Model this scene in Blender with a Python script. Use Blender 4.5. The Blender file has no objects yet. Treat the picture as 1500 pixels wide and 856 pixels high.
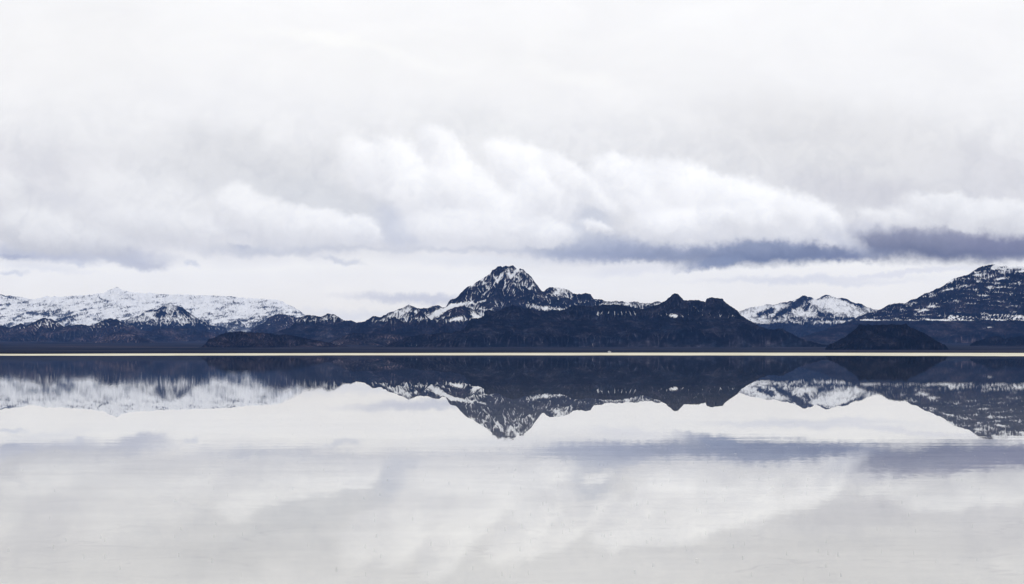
import bpy, bmesh, math, random
import numpy as np

# ---------------------------------------------------------------- camera, exposure
sc = bpy.context.scene
F = 4166.0                      # focal length in photo pixels (1500 wide): a 100 mm lens
CX, CY, HOR = 750.0, 428.0, 515.6
PITCH = math.atan((HOR - CY) / F)
CAM_H = 1.7

cam_data = bpy.data.cameras.new('camera')
cam_data.sensor_width = 36.0
cam_data.lens = F / 1500.0 * 36.0
cam_data.clip_start = 0.1
cam_data.clip_end = 200000.0
cam = bpy.data.objects.new('camera', cam_data)
cam.location = (0, 0, CAM_H)
cam.rotation_euler = (math.pi / 2 + PITCH, 0, 0)
sc.collection.objects.link(cam)
sc.camera = cam

sc.view_settings.view_transform = 'Standard'
sc.view_settings.look = 'None'
sc.view_settings.exposure = 0.0
sc.view_settings.gamma = 1.0
sc.view_settings.use_curve_mapping = False
sc.render.engine = 'CYCLES'
sc.cycles.use_denoising = True
sc.cycles.max_bounces = 8
sc.cycles.volume_bounces = 1
sc.cycles.transparent_max_bounces = 12
sc.cycles.sample_clamp_indirect = 4.0

SUN_EL, SUN_AZ = math.radians(42), math.radians(25)     # veiled sun, ahead and to the right


# ---------------------------------------------------------------- small helpers
def lin(c):
    out = []
    for v in c:
        v = v / 255.0
        out.append(v / 12.92 if v <= 0.04045 else ((v + 0.055) / 1.055) ** 2.4)
    return (out[0], out[1], out[2], 1.0)


def link_obj(o):
    sc.collection.objects.link(o)
    return o


def tag(o, label=None, cat=None, group=None, kind=None):
    if label: o['label'] = label
    if cat: o['category'] = cat
    if group: o['group'] = group
    if kind: o['kind'] = kind
    return o


class NT:
    """tiny wrapper for writing node trees as expressions"""
    def __init__(self, tree):
        self.t = tree
        tree.nodes.clear()

    def n(self, typ, **kw):
        nd = self.t.nodes.new(typ)
        for k, v in kw.items():
            setattr(nd, k, v)
        return nd

    def put(self, sock, val):
        if hasattr(val, 'node'):
            self.t.links.new(val, sock)
        else:
            sock.default_value = val

    def m(self, op, a, b=0.0, c=0.0, clamp=False):
        nd = self.n('ShaderNodeMath', operation=op, use_clamp=clamp)
        for i, v in enumerate((a, b, c)):
            self.put(nd.inputs[i], v)
        return nd.outputs[0]

    def vm(self, op, a, b=(0, 0, 0), s=None):
        nd = self.n('ShaderNodeVectorMath', operation=op)
        self.put(nd.inputs[0], a)
        if op == 'SCALE':
            self.put(nd.inputs['Scale'], s)
        else:
            self.put(nd.inputs[1], b)
        return nd.outputs['Value'] if op in ('LENGTH', 'DISTANCE', 'DOT_PRODUCT') else nd.outputs['Vector']

    def xyz(self, v):
        nd = self.n('ShaderNodeSeparateXYZ')
        self.put(nd.inputs[0], v)
        return nd.outputs[0], nd.outputs[1], nd.outputs[2]

    def comb(self, x, y, z):
        nd = self.n('ShaderNodeCombineXYZ')
        for i, v in enumerate((x, y, z)):
            self.put(nd.inputs[i], v)
        return nd.outputs[0]

    def noise(self, vec, scale=1.0, detail=2.0, rough=0.5, dist=0.0, color=False):
        nd = self.n('ShaderNodeTexNoise')
        self.put(nd.inputs['Vector'], vec)
        self.put(nd.inputs['Scale'], scale)
        nd.inputs['Detail'].default_value = detail
        nd.inputs['Roughness'].default_value = rough
        nd.inputs['Distortion'].default_value = dist
        return nd.outputs['Color'] if color else nd.outputs[0]

    def mr(self, v, a, b, c=0.0, d=1.0, smooth=True):
        nd = self.n('ShaderNodeMapRange', interpolation_type='SMOOTHSTEP' if smooth else 'LINEAR', clamp=True)
        for i, x in enumerate((v, a, b, c, d)):
            self.put(nd.inputs[i], x)
        return nd.outputs[0]

    def mixc(self, f, a, b, blend='MIX'):
        nd = self.n('ShaderNodeMix', data_type='RGBA', blend_type=blend)
        self.put(nd.inputs[0], f)
        self.put(nd.inputs[6], a)
        self.put(nd.inputs[7], b)
        return nd.outputs[2]

    def ramp(self, f, stops, interp='LINEAR'):
        nd = self.n('ShaderNodeValToRGB')
        cr = nd.color_ramp
        cr.interpolation = interp
        cr.elements[0].position, cr.elements[0].color = stops[0]
        cr.elements[1].position, cr.elements[1].color = stops[-1]
        for p, c in stops[1:-1]:
            e = cr.elements.new(p)
            e.color = c
        self.put(nd.inputs[0], f)
        return nd.outputs[0]


# ---------------------------------------------------------------- world: overcast sky with low cloud banks
world = bpy.data.worlds.new('World')
sc.world = world
world.use_nodes = True


def build_sky():
    g = NT(world.node_tree)
    tc = g.n('ShaderNodeTexCoord')
    d = tc.outputs['Generated']
    x, y, z = g.xyz(d)
    # sky coordinates: azimuth and elevation, counted in units of 1/F radian
    az = g.m('MULTIPLY', g.m('ARCTAN2', x, y), F)
    el = g.m('MULTIPLY', g.m('ARCSINE', z), F)
    flat = g.comb(az, el, 0.0)

    sky = g.n('ShaderNodeTexSky', sky_type='NISHITA', sun_disc=False)
    sky.sun_elevation = SUN_EL
    sky.sun_rotation = SUN_AZ
    clear = g.vm('SCALE', sky.outputs[0], s=0.1)

    def sky_pt(px, py):
        xc, yc = px - CX, CY - py
        X = xc
        Y = F * math.cos(PITCH) - yc * math.sin(PITCH)
        Z = F * math.sin(PITCH) + yc * math.cos(PITCH)
        r = math.sqrt(X * X + Y * Y + Z * Z)
        return math.atan2(X, Y) * F, math.asin(Z / r) * F

    # turbulent warps of the sky coordinates
    big = g.vm('SUBTRACT', g.noise(d, F / 95, 2.0, 0.5, color=True), (0.5, 0.5, 0.5))
    mid = g.vm('SUBTRACT', g.noise(d, F / 30, 4.0, 0.55, color=True), (0.5, 0.5, 0.5))
    fine = g.vm('SUBTRACT', g.noise(d, F / 9, 5.0, 0.6, color=True), (0.5, 0.5, 0.5))
    w_soft = g.vm('ADD', flat, g.vm('ADD', g.vm('SCALE', big, s=60.0), g.vm('SCALE', mid, s=22.0)))
    w_puff = g.vm('ADD', flat, g.vm('ADD', g.vm('SCALE', big, s=24.0),
                                    g.vm('ADD', g.vm('SCALE', mid, s=24.0), g.vm('SCALE', fine, s=11.0))))
    w_wisp = g.vm('ADD', flat, g.vm('ADD', g.vm('MULTIPLY', big, (50, 14, 0)),
                                    g.vm('ADD', g.vm('MULTIPLY', mid, (46, 20, 0)), g.vm('MULTIPLY', fine, (20, 10, 0)))))

    # base veil: tone by height above the horizon
    wz = g.m('ADD', el, g.m('MULTIPLY', g.m('SUBTRACT', g.noise(d, F / 260, 3.0, 0.5), 0.5), 90.0))
    t = g.mr(wz, 0.0, 560.0, smooth=False)
    P = lambda v: v / 560.0
    col = g.ramp(t, [(0.0, lin((258, 253, 240))), (P(60), lin((261, 256, 245))), (P(118), lin((264, 261, 253))),
                     (P(150), lin((240, 238, 236))), (P(200), lin((236, 235, 234))), (P(290), lin((241, 240, 239))),
                     (P(380), lin((248, 247, 246))), (1.0, lin((253, 252, 251)))])

    # each entry: (x, y, rx, ry, turn, soft start, tone at top, tone at base, strength)
    def add(col, warp, items):
        for (px, py, rx, ry, rot, soft, ctop, cbot, k) in items:
            a, e = sky_pt(px, py)
            if warp is not w_puff:
                ctop, cbot = [(c_[0] + 2, c_[1] + 0.5, c_[2] - 4) for c_ in (ctop, cbot)]
            co, si = math.cos(math.radians(-rot)), math.sin(math.radians(-rot))
            v = g.vm('SUBTRACT', warp, (a, e, 0))
            lx = g.vm('DOT_PRODUCT', v, (co / rx, si / rx, 0))
            ly = g.vm('DOT_PRODUCT', v, (-si / ry, co / ry, 0))
            r = g.vm('LENGTH', g.comb(lx, ly, 0.0))
            mask = g.mr(r, soft, 1.15, k, 0.0)
            if ctop == cbot:
                c = lin(ctop)
            else:
                c = g.mixc(g.mr(ly, -0.9, 0.7), lin(cbot), lin(ctop))
            col = g.mixc(mask, col, c)
        return col

    W = (249, 249, 251)
    # wide soft tones of the veil
    col = add(col, w_soft, [
        (640, 90, 620, 90, 3, 0.1, W, W, 0.7),
        (480, 58, 120, 12, 8, 0.1, (255, 255, 255), (255, 255, 255), 0.7),
        (600, 82, 100, 10, 12, 0.1, (254, 254, 255), (254, 254, 255), 0.5),
        (830, 105, 110, 18, 10, 0.1, (253, 253, 254), (253, 253, 254), 0.6),
        (60, 80, 260, 110, 0, 0.2, (245, 245, 247), (245, 245, 247), 0.6),
        (70, 250, 170, 60, 10, 0.2, (231, 231, 236), (231, 231, 236), 0.8),
        (370, 245, 190, 60, 8, 0.2, (227, 228, 232), (227, 228, 232), 0.9),
        (470, 300, 130, 45, 15, 0.2, (223, 225, 230), (223, 225, 230), 0.8),
        (700, 200, 140, 40, 15, 0.2, (240, 241, 244), (240, 241, 244), 0.7),
        (1230, 220, 300, 90, 8, 0.2, (230, 230, 233), (230, 230, 233), 0.8),
        (1280, 285, 170, 40, 5, 0.2, (219, 219, 225), (219, 219, 225), 0.9),
        (1480, 260, 130, 60, 10, 0.2, (226, 226, 232), (226, 226, 232), 0.7),
        (600, 325, 75, 52, -10, 0.2, (212, 216, 228), (212, 216, 228), 0.95),
        (850, 318, 60, 40, 30, 0.2, (214, 218, 229), (214, 218, 229), 0.85),
        (110, 300, 70, 22, 20, 0.2, (222, 223, 230), (222, 223, 230), 0.8),
    ])
    # blue grey undersides
    D1 = (104, 115, 144)
    col = add(col, w_wisp, [
        (860, 364, 130, 27, 0, 0.35, (196, 201, 216), (172, 180, 202), 0.95),
        (700, 367, 170, 7, 0, 0.1, (204, 208, 219), (204, 208, 219), 0.6),
        (500, 366, 90, 6, 0, 0.1, (210, 213, 222), (210, 213, 222), 0.45),
        (70, 371, 150, 20, 2, 0.2, (206, 209, 220), (196, 200, 216), 0.95),
        (160, 368, 120, 16, 8, 0.2, (212, 214, 224), (198, 202, 216), 0.9),
        (210, 387, 48, 10, 6, 0.2, (200, 203, 216), (200, 203, 216), 0.8),
        (20, 377, 34, 6, 0, 0.2, (178, 184, 204), (178, 184, 204), 0.7),
        (348, 361, 22, 6, 0, 0.2, (186, 191, 210), (186, 191, 210), 0.9),
        (400, 366, 150, 13, 0, 0.2, (214, 217, 225), (208, 211, 221), 0.85),
        (500, 384, 40, 6, 8, 0.2, (218, 221, 230), (218, 221, 230), 0.7),
        (20, 402, 34, 5, 0, 0.1, (212, 217, 229), (212, 217, 229), 0.6),
        (112, 387, 20, 7, 0, 0.1, (214, 218, 230), (214, 218, 230), 0.7),
        (285, 387, 16, 5, 15, 0.1, (212, 217, 230), (212, 217, 230), 0.6),
        (930, 371, 120, 18, -2, 0.3, (172, 179, 200), (150, 158, 184), 0.9),
        (1130, 369, 215, 24, -2, 0.4, (150, 158, 182), D1, 1.0),
        (1040, 385, 60, 11, -6, 0.3, (138, 148, 174), (138, 148, 174), 0.9),
        (1220, 356, 60, 24, 0, 0.3, (136, 144, 176), D1, 0.9),
        (1380, 358, 215, 33, 2, 0.35, (152, 154, 174), (92, 98, 124), 1.0),
        (1500, 360, 130, 28, 2, 0.35, (140, 141, 165), (106, 110, 136), 1.0),
    ])
    # cloud heads
    def h(px, py, rx, ry, rot=0, top=244, bot=231, k=0.95, soft=0.70):
        top, bot = top + (11 if px < 500 else 16), bot + (1 if px < 500 else 5)
        return (px, py, rx, ry, rot, soft, (top + 2, top + 1, top - 1), (bot + 1, bot, bot), k)
    col = add(col, w_puff, [
        h(205, 300, 125, 62, 10, 238, 229, 0.8, 0.4),
        h(0, 300, 34, 55, 10, 234, 218, 0.8),
        h(55, 338, 62, 36, 14, 235, 212, 0.85),
        h(120, 352, 90, 26, 6, 232, 214, 0.8, 0.5),
        h(250, 335, 110, 32, 4, 238, 222, 0.8, 0.5),
        h(352, 310, 42, 42, 25, 243, 233, 0.9),
        h(395, 328, 66, 38, 20, 243, 228, 0.9),
        h(462, 335, 62, 32, 10, 243, 230, 0.92),
        h(524, 340, 38, 24, 8, 242, 232, 0.95),
        h(545, 250, 62, 36, 38, 245, 236, 0.85),
        h(590, 250, 62, 42, 45, 247, 237, 0.9),
        h(652, 225, 58, 30, 50, 248, 240, 0.9),
        h(640, 300, 84, 50, 35, 246, 234, 0.95),
        h(700, 300, 90, 50, 35, 246, 234, 0.9),
        h(765, 245, 62, 36, 25, 248, 240, 0.9),
        h(700, 338, 120, 30, 3, 241, 228, 0.95),
        h(800, 290, 52, 56, -25, 247, 236, 0.9),
        h(790, 340, 62, 25, 5, 242, 230, 0.95),
        h(850, 268, 72, 24, 35, 247, 238, 0.85),
        h(872, 333, 32, 12, 25, 246, 226, 0.95, 0.4),
        h(915, 262, 60, 32, 25, 249, 243, 0.9),
        h(960, 285, 84, 46, 28, 249, 240, 0.95),
        h(1030, 285, 90, 42, 28, 250, 240, 0.95),
        h(1100, 305, 100, 40, 22, 249, 238, 0.95),
        h(1010, 330, 95, 32, 0, 246, 228, 0.95, 0.5),
        h(1110, 325, 108, 31, 4, 246, 222, 0.92, 0.4),
        h(1190, 325, 62, 32, 28, 246, 230, 0.9),
    ])
    col = add(col, w_wisp, [
        (1240, 371, 80, 13, 0, 0.2, (134, 142, 168), (112, 120, 150), 0.85),
        (1235, 345, 60, 18, 30, 0.1, (232, 233, 238), (205, 208, 220), 0.8),
        (1275, 330, 60, 18, 0, 0.1, (234, 234, 239), (214, 216, 226), 0.8),
        (925, 396, 90, 12, -4, 0.2, (246, 246, 249), (244, 244, 248), 0.8),
        (700, 384, 130, 10, 2, 0.2, (244, 245, 248), (244, 245, 248), 0.8),
        (60, 394, 90, 8, 3, 0.1, (241, 242, 246), (241, 242, 246), 0.7),
        (1330, 400, 210, 6, -3, 0.2, (238, 238, 243), (238, 238, 243), 0.7),
        (620, 438, 150, 10, 2, 0.1, (212, 214, 224), (212, 214, 224), 0.8),
        (1180, 412, 200, 8, 0, 0.1, (228, 230, 238), (228, 230, 238), 0.6),
        (520, 462, 120, 10, 0, 0.1, (226, 229, 238), (226, 229, 238), 0.5),
    ])
    col = add(col, w_puff, [
        h(1288, 318, 40, 14, 12, 236, 226, 0.8, 0.3),
        h(1345, 316, 66, 20, 2, 238, 222, 0.9, 0.4),
        h(1405, 306, 86, 26, 8, 239, 224, 0.95),
        h(1478, 322, 84, 30, 10, 238, 218, 0.95, 0.5),
    ])
    # billows inside the cloud bank
    bil = g.noise(g.vm('ADD', g.vm('SCALE', d, s=F / 48), g.vm('SCALE', mid, s=0.9)), 1.0, 6.0, 0.58, 0.7)
    zone = g.m('MULTIPLY', g.mr(el, 118.0, 160.0), g.mr(el, 420.0, 260.0))
    bcol = g.ramp(bil, [(0.34, (0.905, 0.91, 0.925, 1)), (0.56, (1.0, 1.0, 1.0, 1)), (0.75, (1.04, 1.04, 1.04, 1))])
    col = g.mixc(g.m('MULTIPLY', zone, 0.85), col, g.mixc(1.0, col, bcol, 'MULTIPLY'))
    # faint inner texture of the deck, everywhere
    tex = g.noise(g.vm('MULTIPLY', d, (1, 1, 2.2)), F / 150, 6.0, 0.6, 0.4)
    col = g.mixc(1.0, col, g.ramp(tex, [(0.25, (0.955, 0.957, 0.965, 1)), (0.75, (1.03, 1.03, 1.03, 1))]), 'MULTIPLY')

    # outside the frame the same broken cumulus bank goes on all round the horizon
    n1 = g.noise(g.vm('MULTIPLY', d, (1, 1, 2.5)), 9.0, 6.0, 0.6, 0.6)
    side = g.mr(g.m('ABSOLUTE', az), 850.0, 1400.0)
    band = g.m('MULTIPLY', g.mr(el, 90.0, 150.0), g.mr(el, 330.0, 200.0))
    col = g.mixc(g.m('MULTIPLY', g.m('MULTIPLY', side, band), g.mr(n1, 0.48, 0.62, 0.0, 0.7)), col, lin((212, 215, 226)))

    # a trace of clear sky glows through the cloud deck
    col = g.mixc(0.02, col, clear)
    bg = g.n('ShaderNodeBackground')
    g.put(bg.inputs[0], col)
    bg.inputs[1].default_value = 1.06
    out = g.n('ShaderNodeOutputWorld')
    g.t.links.new(bg.outputs[0], out.inputs[0])


build_sky()
world.cycles.sampling_method = 'MANUAL'
world.cycles.sample_map_resolution = 1024

sun_data = bpy.data.lights.new('sun', 'SUN')
sun_data.energy = 0.5
sun_data.angle = math.radians(20)
sun_data.color = (1.0, 0.96, 0.9)
sun_data.specular_factor = 0.0
sun = bpy.data.objects.new('sun', sun_data)
sun.rotation_euler = (math.pi / 2 - SUN_EL, 0, math.pi - SUN_AZ)
link_obj(sun)


# ---------------------------------------------------------------- numpy noise
_rng = np.random.RandomState(7)
_ang = _rng.rand(256, 256).astype(np.float32) * 2 * np.pi
_GX, _GY = np.cos(_ang), np.sin(_ang)


def perlin(x, y, seed=0):
    x = x + seed * 17.31
    y = y + seed * 9.77
    xi = np.floor(x).astype(np.int32)
    yi = np.floor(y).astype(np.int32)
    fx, fy = (x - xi).astype(np.float32), (y - yi).astype(np.float32)
    u = fx * fx * fx * (fx * (fx * 6 - 15) + 10)
    v = fy * fy * fy * (fy * (fy * 6 - 15) + 10)

    def gr(ix, iy, dx, dy):
        a, b = ix & 255, iy & 255
        return _GX[a, b] * dx + _GY[a, b] * dy
    n00 = gr(xi, yi, fx, fy)
    n10 = gr(xi + 1, yi, fx - 1, fy)
    n01 = gr(xi, yi + 1, fx, fy - 1)
    n11 = gr(xi + 1, yi + 1, fx - 1, fy - 1)
    a = n00 + u * (n10 - n00)
    b = n01 + u * (n11 - n01)
    return (a + v * (b - a)) * 1.5


def fbm(x, y, octv=4, seed=0, gain=0.5):
    s, a, t = 0.0, 1.0, 0.0
    for i in range(octv):
        s = s + a * perlin(x * 2.03 ** i, y * 2.03 ** i, seed + i * 3)
        t += a
        a *= gain
    return s / t


def ridged(x, y, octv=4, seed=0, gain=0.5):
    s, a, t = 0.0, 1.0, 0.0
    for i in range(octv):
        n = 1 - np.abs(perlin(x * 2.03 ** i, y * 2.03 ** i, seed + i * 5))
        s = s + a * n * n
        t += a
        a *= gain
    return s / t


def sstep(a, b, x):
    t = np.clip((x - a) / (b - a), 0, 1)
    return t * t * (3 - 2 * t)


# ---------------------------------------------------------------- materials
def new_mat(name):
    m = bpy.data.materials.new(name)
    m.use_nodes = True
    return m, NT(m.node_tree)


def mountain_mat(name, rock_a, rock_b, scale=1.0, snowcol=(0.90, 0.91, 0.93, 1)):
    m, g = new_mat(name)
    geo = g.n('ShaderNodeNewGeometry')
    pos = geo.outputs['Position']
    at = g.n('ShaderNodeAttribute', attribute_name='snow')
    fine = g.noise(g.vm('MULTIPLY', pos, (1, 0.6, 0.8)), 0.045 / scale, 5.0, 0.6, 0.4)
    s = g.m('ADD', at.outputs['Fac'], g.m('MULTIPLY', g.m('SUBTRACT', fine, 0.5), 0.8))
    snow = g.mr(s, 0.12, 0.95)
    patch = g.noise(g.vm('MULTIPLY', pos, (1, 1, 2.0)), 0.008 / scale, 5.0, 0.6, 0.5)
    rock = g.mixc(g.mr(patch, 0.35, 0.65), rock_a, rock_b)
    speck = g.noise(g.vm('MULTIPLY', pos, (1, 0.5, 1.5)), 0.028 / scale, 6.0, 0.72, 0.3)
    rock = g.mixc(1.0, rock, g.ramp(speck, [(0.32, (0.15, 0.15, 0.15, 1)), (0.52, (0.8, 0.8, 0.8, 1)), (0.7, (2.2, 2.2, 2.2, 1))]), 'MULTIPLY')
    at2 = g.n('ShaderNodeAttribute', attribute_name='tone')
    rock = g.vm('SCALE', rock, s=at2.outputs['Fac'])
    bsdf = g.n('ShaderNodeBsdfPrincipled')
    g.put(bsdf.inputs['Base Color'], g.mixc(snow, rock, snowcol))
    bsdf.inputs['Roughness'].default_value = 0.9
    bsdf.inputs['Specular IOR Level'].default_value = 0.0
    bump = g.n('ShaderNodeBump')
    bump.inputs['Strength'].default_value = 0.9
    bump.inputs['Distance'].default_value = 10.0 * scale
    g.put(bump.inputs['Height'], g.noise(pos, 0.04 / scale, 5.0, 0.6))
    g.t.links.new(bump.outputs[0], bsdf.inputs['Normal'])
    out = g.n('ShaderNodeOutputMaterial')
    g.t.links.new(bsdf.outputs[0], out.inputs[0])
    return m


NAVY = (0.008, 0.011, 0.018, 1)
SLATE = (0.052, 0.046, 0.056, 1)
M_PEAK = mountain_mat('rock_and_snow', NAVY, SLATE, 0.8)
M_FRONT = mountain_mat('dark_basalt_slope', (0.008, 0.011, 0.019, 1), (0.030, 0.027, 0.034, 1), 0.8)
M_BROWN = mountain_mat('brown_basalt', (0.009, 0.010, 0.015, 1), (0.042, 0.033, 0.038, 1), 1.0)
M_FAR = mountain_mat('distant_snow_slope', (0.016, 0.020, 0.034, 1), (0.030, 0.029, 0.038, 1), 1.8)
M_RANGE = mountain_mat('far_snow_range', (0.17, 0.20, 0.26, 1), (0.25, 0.27, 0.31, 1), 1.6)  # rock paled: a mist fade put into its colour
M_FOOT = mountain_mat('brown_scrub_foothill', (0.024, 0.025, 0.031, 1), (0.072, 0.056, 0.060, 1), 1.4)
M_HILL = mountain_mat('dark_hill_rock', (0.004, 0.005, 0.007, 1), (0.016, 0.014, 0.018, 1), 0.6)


# ---------------------------------------------------------------- terrain
def elev(py):                    # photo row -> tangent of the elevation angle
    return np.tan(PITCH + np.arctan((CY - np.asarray(py, float)) / F))


def row_of(e):                   # tangent of elevation -> photo row
    return CY - F * np.tan(np.arctan(e) - PITCH)


def plain_height(X, Y):
    """long alluvial slope that climbs from the salt flat to the foot of the ranges"""
    d = np.sqrt(X * X + Y * Y)
    r = np.maximum(d - 5400.0, 0.0)
    z = 0.0062 * r * (r / (r + 3000.0))
    z = np.minimum(z, 160 + 0.0015 * r)
    z = z * (1 + 0.16 * fbm(X / 2600, Y / 5200, 3, 41)) + 5.0 * sstep(0, 5000, r) * fbm(X / 420, Y / 1400, 3, 43)
    return z


def grid_mesh(name, X, Y, Z, attrs, mat):
    nr, nc = X.shape
    me = bpy.data.meshes.new(name)
    n = nr * nc
    co = np.stack([X, Y, Z], -1).reshape(-1, 3).astype(np.float32)
    idx = np.arange(n, dtype=np.int32).reshape(nr, nc)
    a, b, c, d = idx[:-1, :-1], idx[:-1, 1:], idx[1:, 1:], idx[1:, :-1]
    quads = np.stack([a, b, c, d], -1).reshape(-1)
    nf = len(quads) // 4
    me.vertices.add(n)
    me.vertices.foreach_set('co', co.ravel())
    me.loops.add(nf * 4)
    me.loops.foreach_set('vertex_index', quads)
    me.polygons.add(nf)
    me.polygons.foreach_set('loop_start', np.arange(0, nf * 4, 4, dtype=np.int32))
    me.polygons.foreach_set('loop_total', np.full(nf, 4, dtype=np.int32))
    me.update(calc_edges=True)
    me.polygons.foreach_set('use_smooth', np.ones(nf, dtype=bool))
    for k, v in attrs.items():
        at = me.attributes.new(k, 'FLOAT', 'POINT')
        at.data.foreach_set('value', v.reshape(-1).astype(np.float32))
    me.materials.append(mat)
    return link_obj(bpy.data.objects.new(name, me))


def flow_log(Z, dx, dy):
    """log of the upstream area of every cell: where meltwater would gather"""
    nr, nc = Z.shape
    P = np.pad(Z, 1, mode='constant', constant_values=1e5)
    best = np.full(Z.shape, 1e-3)
    recv = np.arange(nr * nc).reshape(nr, nc)
    me = recv.copy()
    for di in (-1, 0, 1):
        for dj in (-1, 0, 1):
            if di == 0 and dj == 0: continue
            L = np.sqrt((di * dy) ** 2 + (dj * dx) ** 2)
            g = (Z - P[1 + di:1 + di + nr, 1 + dj:1 + dj + nc]) / L
            b = g > best
            best = np.where(b, g, best)
            recv = np.where(b, me + di * nc + dj, recv)
    order = np.argsort(-Z, axis=None).tolist()
    rv = recv.ravel().tolist()
    acc = [1.0] * (nr * nc)
    for i in order:
        r = rv[i]
        if r != i:
            acc[r] += acc[i]
    return np.log(np.array(acc)).reshape(nr, nc)


def blur(a, n):
    for _ in range(n):
        p = np.pad(a, ((1, 1), (0, 0)), 'edge')
        a = (p[1:-1] + p[2:] + p[:-2]) / 3
        p = np.pad(a, ((0, 0), (1, 1)), 'edge')
        a = (p[:, 1:-1] + p[:, 2:] + p[:, :-2]) / 3
    return a


def mountain(name, label, crest, D, S, mat, z_apron=0.3, k_apron=0.35, spur_every=18, spur_slope=0.5,
             noise_amp=0.05, snow=None, strokes=(), strata=None, seed=1, step=0.8, dstep=None, wander=0.25,
             tone=None, jag=1.1, sink=6.0, weights=None, gully=0.8, streak_dir=(14, 2.6, 0.0), cat='mountain'):
    """crest: skyline as photo points; D: distance of the crest; S: slope of the faces"""
    rnd = random.Random(seed)
    cr = np.array(crest, float)
    pxm = D / F                                        # metres per photo pixel at the crest
    D = D * 2.0
    pxm = D / F
    x0, x1 = cr[0, 0], cr[-1, 0]
    cols = np.arange(x0 - 12, x1 + 12, step)
    tanx = (cols - CX) / (F / math.cos(PITCH))
    cy_px = np.interp(cols, cr[:, 0], cr[:, 1])
    cy_px = cy_px - jag * (1.5 * fbm(cols / 14.0, cols * 0 + seed, 2, seed) + 1.3 * fbm(cols / 6.0, cols * 0 + seed, 3, seed + 1, 0.55))
    Hmax = elev(cr[:, 1].min()) * D
    # crest line in plan
    def crest_depth(c):
        return D + wander * Hmax * 2.0 * fbm(np.asarray(c) / 70.0, np.asarray(c) * 0 + 3.3, 3, seed + 20)
    pts = []
    cc = np.arange(x0, x1, 1.6)
    cdep = crest_depth(cc)
    ch = elev(np.interp(cc, cr[:, 0], cr[:, 1])) * cdep
    tx = (cc - CX) / (F / math.cos(PITCH))
    for i in range(len(cc)):
        pts.append((tx[i] * cdep[i], cdep[i], ch[i]))
    za = z_apron * Hmax

    def spur(x, y, h, head, sl, lvl):
        ds = max(1.6 * pxm, 6.0)
        n = 0
        hh = head
        while h > za * 0.25 and n < 220:
            hh += rnd.uniform(-0.16, 0.16)
            hh = max(-1.35, min(1.35, hh))
            x += ds * math.sin(hh)
            y -= ds * math.cos(hh)
            h -= ds * sl * rnd.uniform(0.2, 1.8)
            pts.append((x, y, h))
            n += 1
            if lvl < 3 and rnd.random() < 0.07:
                spur(x, y, h, hh + rnd.choice((-1, 1)) * rnd.uniform(0.5, 1.0), sl * rnd.uniform(1.0, 1.35), lvl + 1)

    c = x0 + rnd.uniform(0.2, 1) * spur_every
    while c < x1:
        i = min(len(cc) - 1, int((c - x0) / 1.6))
        if ch[i] > za * 0.5:
            spur(tx[i] * cdep[i], cdep[i], ch[i] - 1.5 * pxm, rnd.uniform(-0.7, 0.7), S * spur_slope * rnd.uniform(0.7, 1.3), 0)
        c += spur_every * rnd.uniform(0.5, 1.5)
    pts = np.array(pts, np.float32)

    reach = (Hmax - za) / S + za / (S * k_apron)
    dstep = dstep or max(pxm * 1.5, 4.0)
    nf = int(reach * 1.02 / dstep)
    dep_f = D - np.arange(nf, 0, -1) * dstep
    back = (Hmax - za) / S * 1.2
    dep = np.concatenate([dep_f, D + np.arange(0, back, dstep * 1.5)])
    T, DD = np.meshgrid(tanx, dep)
    X, Y = (T * DD).astype(np.float32), DD.astype(np.float32)
    nr, nc = X.shape
    dt = tanx[1] - tanx[0]
    # skeleton of crest and spurs on the grid, then faces of constant slope swept out from it
    Z = np.full(X.shape, -1e4, np.float32)
    ri = np.clip(np.round(np.interp(pts[:, 1], dep, np.arange(nr))).astype(int), 0, nr - 1)
    ci = np.clip(np.round((pts[:, 0] / pts[:, 1] - tanx[0]) / dt).astype(int), 0, nc - 1)
    np.maximum.at(Z, (ri, ci), pts[:, 2])
    def row_spread(z, dx):
        k = (np.arange(nc, dtype=np.float32) * (S * dx)).astype(np.float32)
        l = np.maximum.accumulate(z + k) - k
        r = np.maximum.accumulate((z - k)[::-1])[::-1] + k
        return np.maximum(l, r)
    for order in (range(1, nr), range(nr - 2, -1, -1)):
        sg = -1 if order[0] == 1 else 1
        for i in order:
            p = Z[i + sg]
            dy = abs(dep[i] - dep[i + sg])
            dx = dt * dep[i]
            q = np.maximum(Z[i], p - S * dy)
            for m_ in (1, 2, 4):
                c_ = S * math.hypot(dy, m_ * dx)
                q[m_:] = np.maximum(q[m_:], p[:-m_] - c_)
                q[:-m_] = np.maximum(q[:-m_], p[m_:] - c_)
            Z[i] = row_spread(q, dx)
    # bend everything with a warp so that no ridge runs straight
    wa, ws = 0.05 * Hmax, Hmax * 0.35
    wx = wa * fbm(X / ws, Y / ws, 3, seed + 50) + 0.35 * wa * fbm(X / ws * 5, Y / ws * 5, 2, seed + 52)
    wy = wa * fbm(X / ws, Y / ws, 3, seed + 60) + 0.35 * wa * fbm(X / ws * 5, Y / ws * 5, 2, seed + 62)
    qd = np.clip(Y + wy, dep[0], dep[-1])
    fr = np.interp(qd, dep, np.arange(nr))
    fc = np.clip(((X + wx) / np.maximum(Y + wy, 1) - tanx[0]) / dt, 0, nc - 1.001)
    fr = np.clip(fr, 0, nr - 1.001)
    r0, c0 = fr.astype(int), fc.astype(int)
    u, v = fr - r0, fc - c0
    Z = (Z[r0, c0] * (1 - u) * (1 - v) + Z[r0 + 1, c0] * u * (1 - v) + Z[r0, c0 + 1] * (1 - u) * v + Z[r0 + 1, c0 + 1] * u * v)
    # colluvial apron: below za the slope eases
    Z = np.where(Z > za, Z, za - (za - Z) * k_apron)
    nz = Hmax * 0.22
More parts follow.
